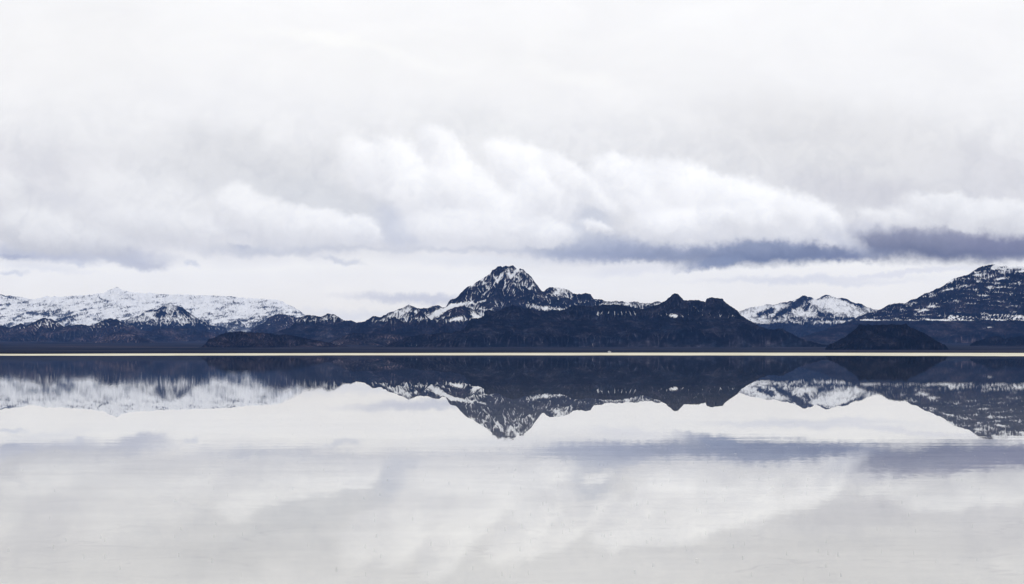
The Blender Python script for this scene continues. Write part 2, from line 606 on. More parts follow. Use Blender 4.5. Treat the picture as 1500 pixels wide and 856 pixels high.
    rel = np.clip(Z / Hmax, 0, 1)
    amp = noise_amp * Hmax * (0.25 + 0.75 * sstep(0.08, 0.45, rel))
    Z = Z + amp * 2 * (ridged(X / nz, Y / nz, 5, seed + 5, 0.55) - 0.62)
    # erosion: two rounds of gullies cut where water gathers
    for rnd_ in range(2):
        fl = flow_log(blur(Z, 1), dt * DD, np.broadcast_to(np.gradient(dep)[:, None], Z.shape))
        cut = np.clip(fl - 1.2, 0, 5.5)
        Z = Z - (0.35 * blur(cut, 1) + 0.35 * cut) * gully * pxm * sstep(0.03, 0.2, Z / Hmax)
    fl = blur(cut, 1) * 0.5 + cut * 0.5
    if strata:
        per, a, dip = strata
        q = (Z + dip * X + 0.15 * per * fbm(X / (per * 8), Y / (per * 8), 2, seed + 8)) / per
        fr = q - np.floor(q)
        Z = Z + sstep(0.1, 0.35, rel) * a * per * (sstep(0.3, 0.7, fr) - fr)
    # bring the skyline onto the surveyed profile
    E = Z / Y
    Emax = E.max(0)
    tgt = elev(cy_px)
    wgt = sstep(0.70, 1.0, E / np.maximum(Emax, 1e-4)[None, :])
    Z = Z + (tgt - Emax)[None, :] * Y * wgt
    over = np.minimum(1.0, tgt[None, :] / np.maximum(Z / Y, 1e-5))
    Z = np.where(Z > 0, Z * over, Z)
    base = plain_height(X, Y)
    ec = np.minimum(np.arange(nc), np.arange(nc)[::-1])
    er = np.minimum(np.arange(nr), np.arange(nr)[::-1] + 1e3)
    edge = sstep(0, 12 / step, ec)[None, :] * sstep(0, 10, er)[:, None]
    Z = np.maximum(Z * edge - sink * (1 - edge), base - sink)
    # attributes
    gy, gx = np.gradient(Z)
    dy = np.gradient(dep)[:, None]
    dxm = dt * DD
    sl = np.sqrt((gx / dxm) ** 2 + (gy / dy) ** 2)
    def zs(a_):
        a_ = np.clip(a_, np.percentile(a_, 2), np.percentile(a_, 98))
        return (a_ - a_.mean()) / (a_.std() + 1e-9)
    fl = fl * sstep(0.0, 8.0, np.minimum(np.minimum(np.arange(nc), np.arange(nc)[::-1])[None, :], 99))
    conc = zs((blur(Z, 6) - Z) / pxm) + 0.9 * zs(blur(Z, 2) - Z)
    py = row_of((Z - CAM_H) / Y)
    PX = np.broadcast_to(cols[None, :], Z.shape)
    U, V = X / pxm, Z / pxm                            # surface coordinates: along and up the slope
    nn = zs(fbm(U / 13, V / 9, 3, seed + 9, 0.6))
    nf_ = zs(fbm(U / 2.6, V / 2.2, 3, seed + 10, 0.7))
    ng = zs(fbm(U / 26, V / 16, 2, seed + 11))
    sn = np.full(Z.shape, -9.0)
    if snow is not None:
        w = dict(conc=0.5, flat=0.5, nn=0.6, fine=0.2, streak=0.0, big=0.6, flow=1.3)
        w.update(weights or {})
        tex = w['flow'] * zs(fl) + w['conc'] * conc + w['flat'] * zs(-sl) + w['nn'] * nn + w['big'] * ng + w['fine'] * nf_
        if w['streak']:
            ax, ay, k = streak_dir                     # long thin bands across or down the slope
            k = k(PX) if callable(k) else k
            tex = tex + w['streak'] * zs(fbm((U + k * V) / ax, (V - k * 0.35 * U) / ay, 4, seed + 12, 0.6))
        tex = zs(tex)
        sn = tex + snow(PX, py, nn, U, V)
    for st in strokes:
        ax, ay, bx, by, w_, k = st[:6]
        vx, vy = bx - ax, by - ay
        L2 = vx * vx + vy * vy + 1e-6
        tt = np.clip(((PX - ax) * vx + (py - ay) * vy) / L2, 0, 1)
        dd = np.sqrt((PX - ax - tt * vx) ** 2 + (py - ay - tt * vy) ** 2)
        sn = sn + k * 1.1 * np.exp(-(dd / (w_ * 1.1)) ** 2)
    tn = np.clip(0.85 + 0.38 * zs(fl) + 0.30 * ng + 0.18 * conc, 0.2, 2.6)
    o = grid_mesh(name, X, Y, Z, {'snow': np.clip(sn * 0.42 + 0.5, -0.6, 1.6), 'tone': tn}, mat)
    tag(o, label, cat, kind='structure')
    return o


# snow rules: bias added to a unit texture, 0 = half covered -------------------
def G(a, c, w):
    return np.exp(-((a - c) / w) ** 2)


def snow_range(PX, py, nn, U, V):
    return 1.15 - 2.6 * sstep(470, 484, py + 4 * nn) + 0.6 * sstep(455, 435, py) - 0.35 * sstep(330, 420, PX) * sstep(440, 455, py)  # cover raised towards the top, painting mist into the snow


def snow_snowy_hill(PX, py, nn, U, V):
    return 0.45 - 2.6 * sstep(472, 483, py + 4 * nn)


def snow_dark_streaks(PX, py, nn, U, V):
    return -1.6 + 1.1 * sstep(485, 474, py) - 1.8 * sstep(480, 490, py)


def snow_mound(PX, py, nn, U, V):
    return -0.8 - 2 * sstep(474, 482, py)


def snow_peak(PX, py, nn, U, V):
    v = -0.95 + 0.95 * sstep(438, 398, py) + 0.9 * sstep(655, 600, PX) * sstep(478, 468, py)
    v += 1.5 * G(PX, 825, 20) * sstep(440, 428, py) + 1.9 * sstep(875, 890, PX) * sstep(452, 446, py)
    v += 0.8 * G(py, 447, 5) * sstep(700, 660, PX)
    v -= 0.9 * G(PX, 860, 12) * sstep(446, 436, py)
    return v - 3.0 * sstep(470, 477, py)


def snow_front(PX, py, nn, U, V):
    v = -3.2 + 2.6 * G(py, 463, 3.0) * sstep(950, 972, PX) * sstep(1098, 1085, PX)
    v += 2.0 * G(py, 459, 3.5) * sstep(850, 880, PX) * sstep(950, 925, PX)
    v += 0.9 * G(PX, 1020, 14) * G(py, 452, 9)
    v += 1.4 * sstep(700, 712, PX) * sstep(780, 760, PX) * sstep(460, 452, py)
    return v


def snow_cones(PX, py, nn, U, V):
    return -1.5 + 1.5 * sstep(686, 694, PX) * sstep(472, 464, py) + 1.3 * G(py, 467, 4) - 2.5 * sstep(471, 477, py)


def snow_far_right(PX, py, nn, U, V):
    v = 0.95 + 0.5 * sstep(1140, 1110, PX) - 0.5 * G(py, 468, 4)
    return v - 3.6 * sstep(471, 479, py + 1.5 * nn)


def snow_right(PX, py, nn, U, V):
    v = -1.1 + 0.45 * sstep(430, 395, py) + 0.55 * sstep(14, 2, py - np.interp(PX, [1250, 1340, 1400, 1440, 1500], [462, 437, 406, 389, 389]))
    v -= 0.9 * G(py, 455, 5) * sstep(1350, 1380, PX)
    v += 1.8 * sstep(397, 389, py) * sstep(1440, 1475, PX)
    ch = sstep(456, 467, py) * sstep(470.5, 469, py) * sstep(1368, 1390, PX)
    gap = 1 - G(PX, 1433, 9) * 1.0
    v += ch * gap * (1.4 + 1.7 * np.sin(PX * 1.05 + 2.2 * nn + 0.35 * (py - 460)))
    v += 1.9 * G(py, 469, 1.3) * sstep(1250, 1275, PX) * sstep(1405, 1390, PX)
    return v - 2.6 * sstep(470, 472, py) * (1 - 0.75 * G(py, 479, 5) * sstep(1405, 1430, PX))


# ranges -----------------------------------------------------
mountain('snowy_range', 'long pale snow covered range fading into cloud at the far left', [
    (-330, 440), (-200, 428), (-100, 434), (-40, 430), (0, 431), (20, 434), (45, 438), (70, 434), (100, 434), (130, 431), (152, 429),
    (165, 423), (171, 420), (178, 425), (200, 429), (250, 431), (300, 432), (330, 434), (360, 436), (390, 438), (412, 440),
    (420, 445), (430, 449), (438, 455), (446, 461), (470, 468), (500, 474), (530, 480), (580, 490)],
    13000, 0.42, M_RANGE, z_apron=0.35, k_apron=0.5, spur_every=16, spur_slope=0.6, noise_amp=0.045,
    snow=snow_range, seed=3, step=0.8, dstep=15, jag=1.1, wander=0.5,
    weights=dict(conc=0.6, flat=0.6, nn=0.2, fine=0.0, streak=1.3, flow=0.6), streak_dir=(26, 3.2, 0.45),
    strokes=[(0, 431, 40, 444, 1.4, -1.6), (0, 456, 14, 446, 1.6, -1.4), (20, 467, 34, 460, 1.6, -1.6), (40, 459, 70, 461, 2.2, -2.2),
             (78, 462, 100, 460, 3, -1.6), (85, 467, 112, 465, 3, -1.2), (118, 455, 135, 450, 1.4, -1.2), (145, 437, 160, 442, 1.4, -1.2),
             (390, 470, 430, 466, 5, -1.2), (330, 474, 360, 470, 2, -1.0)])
mountain('snowy_hill', 'steep craggy hill half covered in snow in front of the far left range', [
    (165, 478), (183, 470), (192, 465), (205, 460), (213, 455), (230, 453.6), (237, 448), (246, 446.5), (256, 447), (267, 450), (275, 457),
    (286, 464), (299, 471), (312, 476), (330, 480)],
    11200, 0.6, M_FAR, z_apron=0.35, k_apron=0.4, spur_every=7, noise_amp=0.06, snow=snow_snowy_hill, seed=5, dstep=11,
    strokes=[(262, 452, 275, 462, 3, -1.2), (215, 456, 235, 452, 1.4, -1.5), (232, 463, 240, 460, 2.5, -1.4)])
mountain('blue_mound', 'low blue grey mound in front of the right end of the far left range', [
    (370, 480), (387, 472), (394, 464), (402, 461), (411, 460), (428, 462), (436, 465), (447, 466), (462, 473), (485, 480)],
    10600, 0.4, M_FOOT, z_apron=0.3, k_apron=0.4, spur_every=12, noise_amp=0.04, snow=snow_mound, seed=6, dstep=11)
mountain('left_foothills', 'row of dark rounded foothills with thin snow streaks at the far left', [
    (-260, 476), (-180, 468), (-120, 478), (-60, 470), (0, 477), (13, 479), (30, 474), (38, 476), (49, 471.7), (62, 465.8), (75, 466.4), (85, 474),
    (94, 478), (107, 476), (119, 475), (136, 477), (149, 469.6), (162, 465.8), (171, 467.5), (183, 474), (192, 476), (205, 482),
    (213, 484.5), (230, 482), (252, 480), (277, 481), (299, 484.5), (320, 490), (350, 497)],
    9600, 0.42, M_FOOT, z_apron=0.3, k_apron=0.3, spur_every=9, noise_amp=0.05, snow=snow_dark_streaks, seed=8, dstep=10, cat='hills')
mountain('small_mound', 'small smooth dark mound on the plain below the left foothills', [
    (135, 502), (149, 497), (158, 491), (171, 487), (188, 487), (203, 491), (213, 497), (232, 502)],
    8200, 0.35, M_FOOT, z_apron=0.2, k_apron=0.3, spur_every=14, noise_amp=0.03, seed=9, cat='hill')
mountain('far_right_mountain', 'white snow covered mountain with dark crags between the long ridge and the right mountain', [
    (1040, 470), (1070, 459), (1086, 454.7), (1095, 451.5), (1108, 449.3), (1123, 446), (1132, 446), (1142, 444.6), (1153, 442.5), (1166, 438.7),
    (1176, 433.3), (1187, 434.4), (1192.5, 438), (1198, 437.6), (1210, 431.8), (1223, 435), (1234, 436.5), (1245, 440.4), (1253, 444.6),
    (1263, 445), (1269, 449.3), (1279, 452.5), (1296, 453.6), (1330, 458), (1370, 470)],
    10600, 0.52, M_FAR, z_apron=0.42, k_apron=0.3, spur_every=9, noise_amp=0.06, snow=snow_far_right, seed=12, dstep=10, weights=dict(streak=0.3, fine=0.0), streak_dir=(3.5, 14, 0.6),
    strokes=[(1176, 434, 1168, 446, 5, -2.2), (1168, 446, 1138, 462, 3, -2.0), (1187, 438, 1180, 450, 4, -1.6), (1112, 460, 1130, 456, 3.5, -2.4),
             (1234, 438, 1262, 447, 2.2, -1.8), (1200, 437, 1212, 433, 1.8, -1.6), (1200, 461, 1218, 461, 3, -1.8),
             (1185, 468, 1250, 467, 2.0, -1.5), (1145, 443, 1160, 443, 1.5, -1.5), (1205, 442, 1235, 452, 7, 0.8)])
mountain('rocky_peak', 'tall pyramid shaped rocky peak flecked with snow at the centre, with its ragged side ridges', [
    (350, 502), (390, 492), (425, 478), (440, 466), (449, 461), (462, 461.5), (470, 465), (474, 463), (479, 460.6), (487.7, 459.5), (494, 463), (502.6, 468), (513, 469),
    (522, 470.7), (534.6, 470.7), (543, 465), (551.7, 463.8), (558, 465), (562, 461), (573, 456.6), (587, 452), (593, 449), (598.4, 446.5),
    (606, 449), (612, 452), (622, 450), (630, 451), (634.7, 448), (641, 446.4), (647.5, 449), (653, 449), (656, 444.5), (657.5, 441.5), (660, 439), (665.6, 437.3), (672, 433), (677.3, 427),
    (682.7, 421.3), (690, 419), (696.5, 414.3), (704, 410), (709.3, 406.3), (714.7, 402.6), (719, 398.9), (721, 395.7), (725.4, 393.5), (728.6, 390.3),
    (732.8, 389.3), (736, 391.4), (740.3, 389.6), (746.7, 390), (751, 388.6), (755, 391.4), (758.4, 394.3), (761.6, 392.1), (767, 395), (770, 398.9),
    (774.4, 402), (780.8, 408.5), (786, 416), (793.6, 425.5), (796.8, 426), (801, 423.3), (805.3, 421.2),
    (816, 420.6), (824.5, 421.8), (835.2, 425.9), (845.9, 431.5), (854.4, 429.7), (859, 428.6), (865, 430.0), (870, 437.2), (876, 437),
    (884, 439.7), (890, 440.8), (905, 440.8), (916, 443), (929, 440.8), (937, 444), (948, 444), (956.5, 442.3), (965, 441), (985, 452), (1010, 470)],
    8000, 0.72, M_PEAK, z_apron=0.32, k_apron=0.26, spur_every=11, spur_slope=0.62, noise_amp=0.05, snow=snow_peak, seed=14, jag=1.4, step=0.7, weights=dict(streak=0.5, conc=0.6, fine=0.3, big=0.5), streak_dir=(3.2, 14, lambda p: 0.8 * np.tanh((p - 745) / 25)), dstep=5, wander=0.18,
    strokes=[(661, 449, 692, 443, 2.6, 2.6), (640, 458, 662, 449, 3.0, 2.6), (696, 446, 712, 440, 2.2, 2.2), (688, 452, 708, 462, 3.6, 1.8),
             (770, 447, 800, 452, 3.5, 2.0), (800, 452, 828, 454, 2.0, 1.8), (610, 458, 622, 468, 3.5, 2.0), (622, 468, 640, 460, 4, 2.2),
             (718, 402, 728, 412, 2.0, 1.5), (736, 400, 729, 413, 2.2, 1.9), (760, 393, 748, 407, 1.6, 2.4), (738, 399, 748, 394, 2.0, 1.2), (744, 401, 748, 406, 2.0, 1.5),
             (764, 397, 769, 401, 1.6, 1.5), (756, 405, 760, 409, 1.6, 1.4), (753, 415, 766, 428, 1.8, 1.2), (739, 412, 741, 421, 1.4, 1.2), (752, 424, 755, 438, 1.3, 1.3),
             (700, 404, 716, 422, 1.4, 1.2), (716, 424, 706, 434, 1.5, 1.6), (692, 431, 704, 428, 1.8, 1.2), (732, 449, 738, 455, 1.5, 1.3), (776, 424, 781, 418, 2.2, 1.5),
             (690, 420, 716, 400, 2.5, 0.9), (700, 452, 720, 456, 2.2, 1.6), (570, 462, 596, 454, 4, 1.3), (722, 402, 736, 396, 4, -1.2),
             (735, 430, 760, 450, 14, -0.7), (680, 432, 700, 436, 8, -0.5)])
mountain('brown_foothill', 'brown cone shaped foothills with snow at their feet left of the central peak', [
    (548, 484), (562, 475), (571, 468), (578, 463), (586, 468), (592, 472), (602, 469), (609, 461), (616, 455.3), (624, 462), (632, 469), (640, 467),
    (650, 459), (660, 452), (669, 448.5), (680, 449), (690, 451), (700, 458), (708, 466), (730, 476)],
    7200, 0.62, M_BROWN, z_apron=0.42, k_apron=0.22, spur_every=8, noise_amp=0.05, snow=snow_cones, seed=15, step=0.7, dstep=5,
    strokes=[(660, 470, 676, 466, 2.6, 2.0), (640, 470, 650, 476, 2, 1.2), (688, 455, 704, 468, 4, 1.2)], cat='hills')
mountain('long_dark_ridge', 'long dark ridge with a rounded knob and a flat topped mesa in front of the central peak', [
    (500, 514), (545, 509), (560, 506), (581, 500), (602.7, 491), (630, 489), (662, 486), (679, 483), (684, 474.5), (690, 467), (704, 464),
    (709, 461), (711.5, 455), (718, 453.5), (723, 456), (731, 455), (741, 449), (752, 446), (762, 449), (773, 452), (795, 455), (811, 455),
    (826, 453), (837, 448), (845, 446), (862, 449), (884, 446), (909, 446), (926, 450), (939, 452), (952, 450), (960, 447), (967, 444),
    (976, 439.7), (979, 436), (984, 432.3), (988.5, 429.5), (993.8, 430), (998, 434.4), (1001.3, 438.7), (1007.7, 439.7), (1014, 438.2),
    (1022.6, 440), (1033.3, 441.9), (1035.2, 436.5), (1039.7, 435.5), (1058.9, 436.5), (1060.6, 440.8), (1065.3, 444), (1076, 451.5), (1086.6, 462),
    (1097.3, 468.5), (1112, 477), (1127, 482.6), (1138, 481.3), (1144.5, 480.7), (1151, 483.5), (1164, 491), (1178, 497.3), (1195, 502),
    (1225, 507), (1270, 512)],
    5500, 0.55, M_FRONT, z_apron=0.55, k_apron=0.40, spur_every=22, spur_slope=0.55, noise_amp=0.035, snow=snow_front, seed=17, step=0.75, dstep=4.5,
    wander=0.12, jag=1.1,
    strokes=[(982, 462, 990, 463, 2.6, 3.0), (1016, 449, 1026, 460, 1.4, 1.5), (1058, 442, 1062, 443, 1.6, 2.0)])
mountain('right_mountain', 'big terraced mountain with snow lined ledges at the right edge, its top touching the cloud', [
    (1120, 506), (1165, 496), (1205, 484), (1225, 476), (1246, 469), (1261, 462.8), (1274, 457.5), (1284.5, 454.3), (1295, 450.6), (1303.7, 444.7), (1320.8, 443.6), (1326, 444.7),
    (1333.6, 439.3), (1344, 436), (1355, 429.7), (1367.7, 425.5), (1379.4, 420), (1389, 413.7), (1397.6, 407.3), (1410.4, 404), (1419, 402),
    (1427.4, 395.6), (1440, 388.5), (1453, 388), (1461.6, 387), (1470, 389), (1478.6, 390), (1500, 389), (1540, 384), (1600, 380), (1680, 392),
    (1740, 410), (1800, 440), (1850, 470)],
    8500, 0.60, M_BROWN, z_apron=0.34, k_apron=0.2, spur_every=15, spur_slope=0.62, noise_amp=0.04, snow=snow_right, seed=21, step=0.75, dstep=5.5,
    wander=0.15, strata=(30.0, 0.3, 0.10), weights=dict(conc=0.5, flat=0.6, flow=0.45, fine=0.1, streak=1.35), streak_dir=(20, 2.6, 0.22),
    strokes=[(1380, 427, 1415, 418, 1.6, 1.6), (1458, 411, 1474, 406, 1.5, 2.0), (1430, 403, 1442, 404, 1.3, 1.6), (1390, 413, 1402, 410, 1.5, 1.4),
             (1335, 445, 1350, 440, 1.8, 1.4), (1340, 460, 1372, 446, 1.6, 1.6), (1455, 393, 1463, 389, 2.5, 2.2), (1480, 392, 1500, 391, 2.5, 2.0)])
mountain('low_dark_hill', 'low dark hill with a lumpy left shoulder on the plain at the left of centre', [
    (285, 512), (296, 507), (301, 503), (306, 496), (321, 490), (336, 486.7), (353, 484.5), (370, 486), (385, 486.7), (402, 489), (419, 490), (439, 493),
    (470, 499), (500, 505), (530, 510)],
    5200, 0.4, M_BROWN, z_apron=0.3, k_apron=0.3, spur_every=12, noise_amp=0.06, seed=23, dstep=5, cat='hill')
mountain('near_left_rise', 'faint dark rise on the plain between the low hill and the long dark ridge', [
    (470, 507), (484, 500), (497, 493), (510, 489), (524, 487), (545, 489), (570, 488), (600, 492), (640, 500)],
    6300, 0.3, M_FOOT, z_apron=0.2, k_apron=0.3, spur_every=14, noise_amp=0.04, seed=24, dstep=6, cat='hill')
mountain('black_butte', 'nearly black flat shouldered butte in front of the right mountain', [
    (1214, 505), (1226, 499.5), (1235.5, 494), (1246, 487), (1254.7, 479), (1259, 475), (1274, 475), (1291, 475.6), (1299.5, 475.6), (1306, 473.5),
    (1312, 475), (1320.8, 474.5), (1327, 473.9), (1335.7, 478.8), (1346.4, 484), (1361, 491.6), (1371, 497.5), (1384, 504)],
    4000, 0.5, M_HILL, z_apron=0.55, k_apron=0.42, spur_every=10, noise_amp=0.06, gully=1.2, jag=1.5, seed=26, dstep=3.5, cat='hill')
mountain('small_right_hill', 'small dark hillock on the plain at the right edge below the terraced mountain', [
    (1425, 501), (1437, 497), (1449, 493), (1455, 491.5), (1465, 493), (1472, 496), (1480, 493.5), (1495, 492), (1515, 493), (1545, 500)],
    5600, 0.35, M_HILL, z_apron=0.2, k_apron=0.3, spur_every=10, noise_amp=0.05, seed=27, dstep=5, cat='hill')


# ---------------------------------------------------------------- ground: plain, salt flat, water
def polar_grid(radii, angs):
    R, A = np.meshgrid(radii, angs, indexing='ij')
    return (R * np.sin(A)), (R * np.cos(A))


def desert_plain():
    m, g = new_mat('sagebrush_plain')
    geo = g.n('ShaderNodeNewGeometry')
    pos = geo.outputs['Position']
    band = g.noise(g.vm('MULTIPLY', pos, (0.0006, 0.0022, 0.002)), 1.0, 5.0, 0.6, 0.3)
    c = g.mixc(g.mr(band, 0.4, 0.66), (0.010, 0.013, 0.021, 1), (0.036, 0.034, 0.044, 1))
    pink = g.noise(g.vm('MULTIPLY', pos, (0.0004, 0.003, 0.0)), 1.0, 3.0, 0.5)
    c = g.mixc(g.mr(pink, 0.60, 0.72, 0.0, 0.8), c, (0.075, 0.056, 0.062, 1))
    sp = g.noise(pos, 0.03, 6.0, 0.7)
    c = g.mixc(1.0, c, g.ramp(sp, [(0.3, (0.6, 0.6, 0.6, 1)), (0.7, (1.4, 1.4, 1.4, 1))]), 'MULTIPLY')
    b = g.n('ShaderNodeBsdfPrincipled')
    g.put(b.inputs['Base Color'], c)
    b.inputs['Roughness'].default_value = 0.95
    b.inputs['Specular IOR Level'].default_value = 0.0
    out = g.n('ShaderNodeOutputMaterial')
    g.t.links.new(b.outputs[0], out.inputs[0])
    radii = np.concatenate([np.arange(2200, 8000, 50), np.arange(8000, 36000, 150), [36200]])
    a1 = np.radians(np.arange(-16, 16, 0.08))
    a2 = np.radians(np.arange(16, 344.1, 2.0))
    angs = np.concatenate([a1, a2])
    X, Y = polar_grid(radii, angs)
    R = np.sqrt(X * X + Y * Y)
    Z = plain_height(X, Y)
    A = np.degrees(np.arctan2(X, Y))
    edge = np.interp(A, [-14, -10, -6, -1, 3, 6, 10, 14], [1950, 2100, 2700, 3800, 4900, 4700, 3700, 3400])
    re = R - edge + 260 * fbm(X / 250, Y / 900, 3, 77)
    Z = Z - 1.6 * sstep(150, -100, re) + 0.45 * sstep(-50, 250, re)
    o = grid_mesh('desert_plain', X, Y, Z, {}, m)
    tag(o, 'dark sagebrush plain rising gently from the salt to the foot of the mountains', kind='structure')


desert_plain()


def salt_height(X, Y):
    """bed of the flooded salt flat; it rises above the water (z = 0) about 1.3 km out"""
    A = np.degrees(np.arctan2(X, Y))
    R = np.sqrt(X * X + Y * Y)
    shore = np.interp(A, [-12, -8, -3, 3, 7, 11], [1330, 1290, 1420, 1400, 1280, 1120]) + 45 * fbm(A / 0.5, A * 0, 4, 31)
    z = -0.035 + 0.012 * fbm(X / 9, Y / 9, 3, 33)
    z = z + 0.10 * sstep(-140, 110, R - shore) + 0.00003 * np.maximum(R - shore, 0)
    z = z + 0.02 * sstep(0, 160, R - shore) * fbm(X / 60, Y / 60, 3, 34)
    return z


def salt_flat():
    m, g = new_mat('salt_crust')
    geo = g.n('ShaderNodeNewGeometry')
    pos = geo.outputs['Position']
    _, _, pz = g.xyz(pos)
    n1 = g.noise(g.vm('MULTIPLY', pos, (0.5, 1, 1)), 0.35, 7.0, 0.65, 0.5)
    n2 = g.noise(pos, 3.0, 5.0, 0.65)
    c = g.mixc(g.mr(n1, 0.3, 0.7), (0.56, 0.545, 0.525, 1), (0.76, 0.74, 0.71, 1))
    c = g.mixc(1.0, c, g.ramp(n2, [(0.3, (0.93, 0.93, 0.93, 1)), (0.6, (1.03, 1.03, 1.03, 1))]), 'MULTIPLY')
    # drying cracks between the salt polygons
    wp = g.vm('ADD', pos, g.vm('SCALE', g.vm('SUBTRACT', g.noise(pos, 1.6, 3.0, 0.6, color=True), (0.5, 0.5, 0.5)), s=0.9))
    vor = g.n('ShaderNodeTexVoronoi', feature='DISTANCE_TO_EDGE')
    g.put(vor.inputs['Vector'], wp)
    vor.inputs['Scale'].default_value = 0.42
    crack = g.m('MULTIPLY', g.mr(vor.outputs['Distance'], 0.0, 0.022, 1.0, 0.0), g.mr(g.noise(pos, 0.5, 3.0), 0.42, 0.55))
    c = g.mixc(g.m('MULTIPLY', crack, 0.8), c, (0.42, 0.40, 0.40, 1))
    spot = g.mr(g.noise(g.vm('MULTIPLY', pos, (1, 0.6, 1)), 9.0, 2.0, 0.5), 0.68, 0.74)
    c = g.mixc(g.m('MULTIPLY', spot, 0.55), c, (0.25, 0.24, 0.25, 1))
    reflect_dark = g.mr(g.m('ADD', g.vm('LENGTH', pos), g.m('MULTIPLY', g.noise(pos, 0.03, 3.0), 50.0)), 90.0, 190.0, 0.0, 0.85)  # bed colour darkened far out to deepen the mirrored mountains
    c = g.mixc(reflect_dark, c, (0.14, 0.15, 0.17, 1))
    # the dry strip beyond the shore is a warm cream
    dry = g.mr(pz, -0.005, 0.02)
    nd = g.noise(g.vm('MULTIPLY', pos, (0.03, 0.01, 0)), 1.0, 5.0, 0.6)
    cream = g.mixc(g.mr(nd, 0.35, 0.65), (0.56, 0.525, 0.41, 1), (0.80, 0.77, 0.65, 1))
    c = g.mixc(dry, c, cream)
    b = g.n('ShaderNodeBsdfPrincipled')
    g.put(b.inputs['Base Color'], c)
    b.inputs['Roughness'].default_value = 0.85
    b.inputs['Specular IOR Level'].default_value = 0.0
    bump = g.n('ShaderNodeBump')
    bump.inputs['Strength'].default_value = 0.5
    bump.inputs['Distance'].default_value = 0.01
    g.put(bump.inputs['Height'], g.noise(pos, 6.0, 5.0, 0.6))
    g.t.links.new(bump.outputs[0], b.inputs['Normal'])
    out = g.n('ShaderNodeOutputMaterial')
    g.t.links.new(b.outputs[0], out.inputs[0])
    radii = np.concatenate([[0.01, 1.5, 3], np.geomspace(4, 1000, 190), np.arange(1008, 1700, 8), np.arange(1720, 5000, 60)])
    a1 = np.radians(np.arange(-13, 13, 0.08))
    a2 = np.radians(np.arange(13, 347.1, 2.0))
    X, Y = polar_grid(radii, np.concatenate([a1, a2]))
    o = grid_mesh('salt_flat', X, Y, salt_height(X, Y), {}, m)
    tag(o, 'white salt crust under the shallow water, bare and cream coloured as a thin strip along the far shore', kind='structure')


salt_flat()


def water():
    m, g = new_mat('still_shallow_water')
    geo = g.n('ShaderNodeNewGeometry')
    pos = geo.outputs['Position']
    px, py, pz = g.xyz(pos)
    dist = g.vm('LENGTH', g.comb(px, py, 0.0))
    ang = g.m('ARCTAN2', px, py)
    # cat's-paws: breeze patches far out, faint wavelets nearer in
    patch = g.noise(g.vm('MULTIPLY', pos, (0.012, 0.02, 0)), 1.0, 3.0, 0.5)
    far_left = g.m('MULTIPLY', g.mr(dist, 84.0, 120.0), g.mr(dist, 700.0, 400.0))
    side = g.m('ADD', g.mr(ang, -0.05, -0.08), g.m('MULTIPLY', g.mr(ang, 0.08, 0.12), 0.35))
    blurred = g.m('MULTIPLY', g.m('MULTIPLY', far_left, side), g.mr(patch, 0.3, 0.5, 0.5, 1.0))
    shore = g.m('MULTIPLY', g.mr(dist, 660.0, 840.0), g.mr(dist, 1280.0, 960.0))
    slope = g.m('ADD', g.m('MULTIPLY', blurred, 0.0011), g.m('MULTIPLY', shore, 0.0013))
    slope = g.m('ADD', slope, g.m('MULTIPLY', g.m('MULTIPLY', g.mr(dist, 20.0, 40.0), g.mr(dist, 62.0, 50.0)), 0.0007))
    slope = g.m('ADD', slope, 0.00004)
    rnd = g.noise(g.vm('MULTIPLY', pos, (9.0, 7.0, 0)), 1.0, 1.0, 0.5)
    sy = g.m('MULTIPLY', g.m('SUBTRACT', rnd, 0.5), g.m('MULTIPLY', slope, 4.0))
    # wind wavelets between 28 and 60 m
    wavezone = g.m('MULTIPLY', g.mr(dist, 20.0, 36.0), g.mr(dist, 68.0, 48.0))
    wz2 = g.m('MULTIPLY', wavezone, g.mr(g.noise(g.vm('MULTIPLY', pos, (0.12, 0.1, 0)), 1.0, 2.0), 0.3, 0.65, 0.25, 1.0))
    wv = g.noise(g.vm('MULTIPLY', pos, (0.5, 1.3, 0)), 1.0, 3.0, 0.5, 0.3)
    sy2 = g.m('MULTIPLY', g.m('SUBTRACT', wv, 0.5), g.m('MULTIPLY', wz2, 0.0045))
    near = g.noise(g.vm('MULTIPLY', pos, (0.5, 1.0, 0)), 1.0, 3.0, 0.55, 0.4)
    sy3 = g.m('MULTIPLY', g.m('SUBTRACT', near, 0.5), g.mr(dist, 52.0, 24.0, 0.0, 0.0016))
    sx = g.m('MULTIPLY', g.m('SUBTRACT', g.noise(pos, 1.1, 2.0), 0.5), 0.0003)
    nrm = g.vm('NORMALIZE', g.comb(sx, g.m('ADD', sy, g.m('ADD', sy2, sy3)), 1.0))
    gl = g.n('ShaderNodeBsdfGlossy')
    gl.inputs['Roughness'].default_value = 0.0
    gl.inputs['Color'].default_value = (0.995, 0.985, 0.955, 1)
    g.put(gl.inputs['Normal'], nrm)
    tr = g.n('ShaderNodeBsdfTransparent')
    tr.inputs['Color'].default_value = (0.985, 0.99, 0.99, 1)
    fr = g.n('ShaderNodeFresnel')
    fr.inputs['IOR'].default_value = 1.333
    mix = g.n('ShaderNodeMixShader')
    g.t.links.new(fr.outputs[0], mix.inputs[0])
    g.t.links.new(tr.outputs[0], mix.inputs[1])
    g.t.links.new(gl.outputs[0], mix.inputs[2])
    out = g.n('ShaderNodeOutputMaterial')
    g.t.links.new(mix.outputs[0], out.inputs[0])
    radii = np.concatenate([[0.02], np.geomspace(3, 1600, 46)])
    X, Y = polar_grid(radii, np.radians(np.arange(0, 360.1, 2.0)))
    o = grid_mesh('water', X, Y, X * 0, {}, m)
    tag(o, 'mirror still sheet of shallow water over the salt', kind='structure')


water()


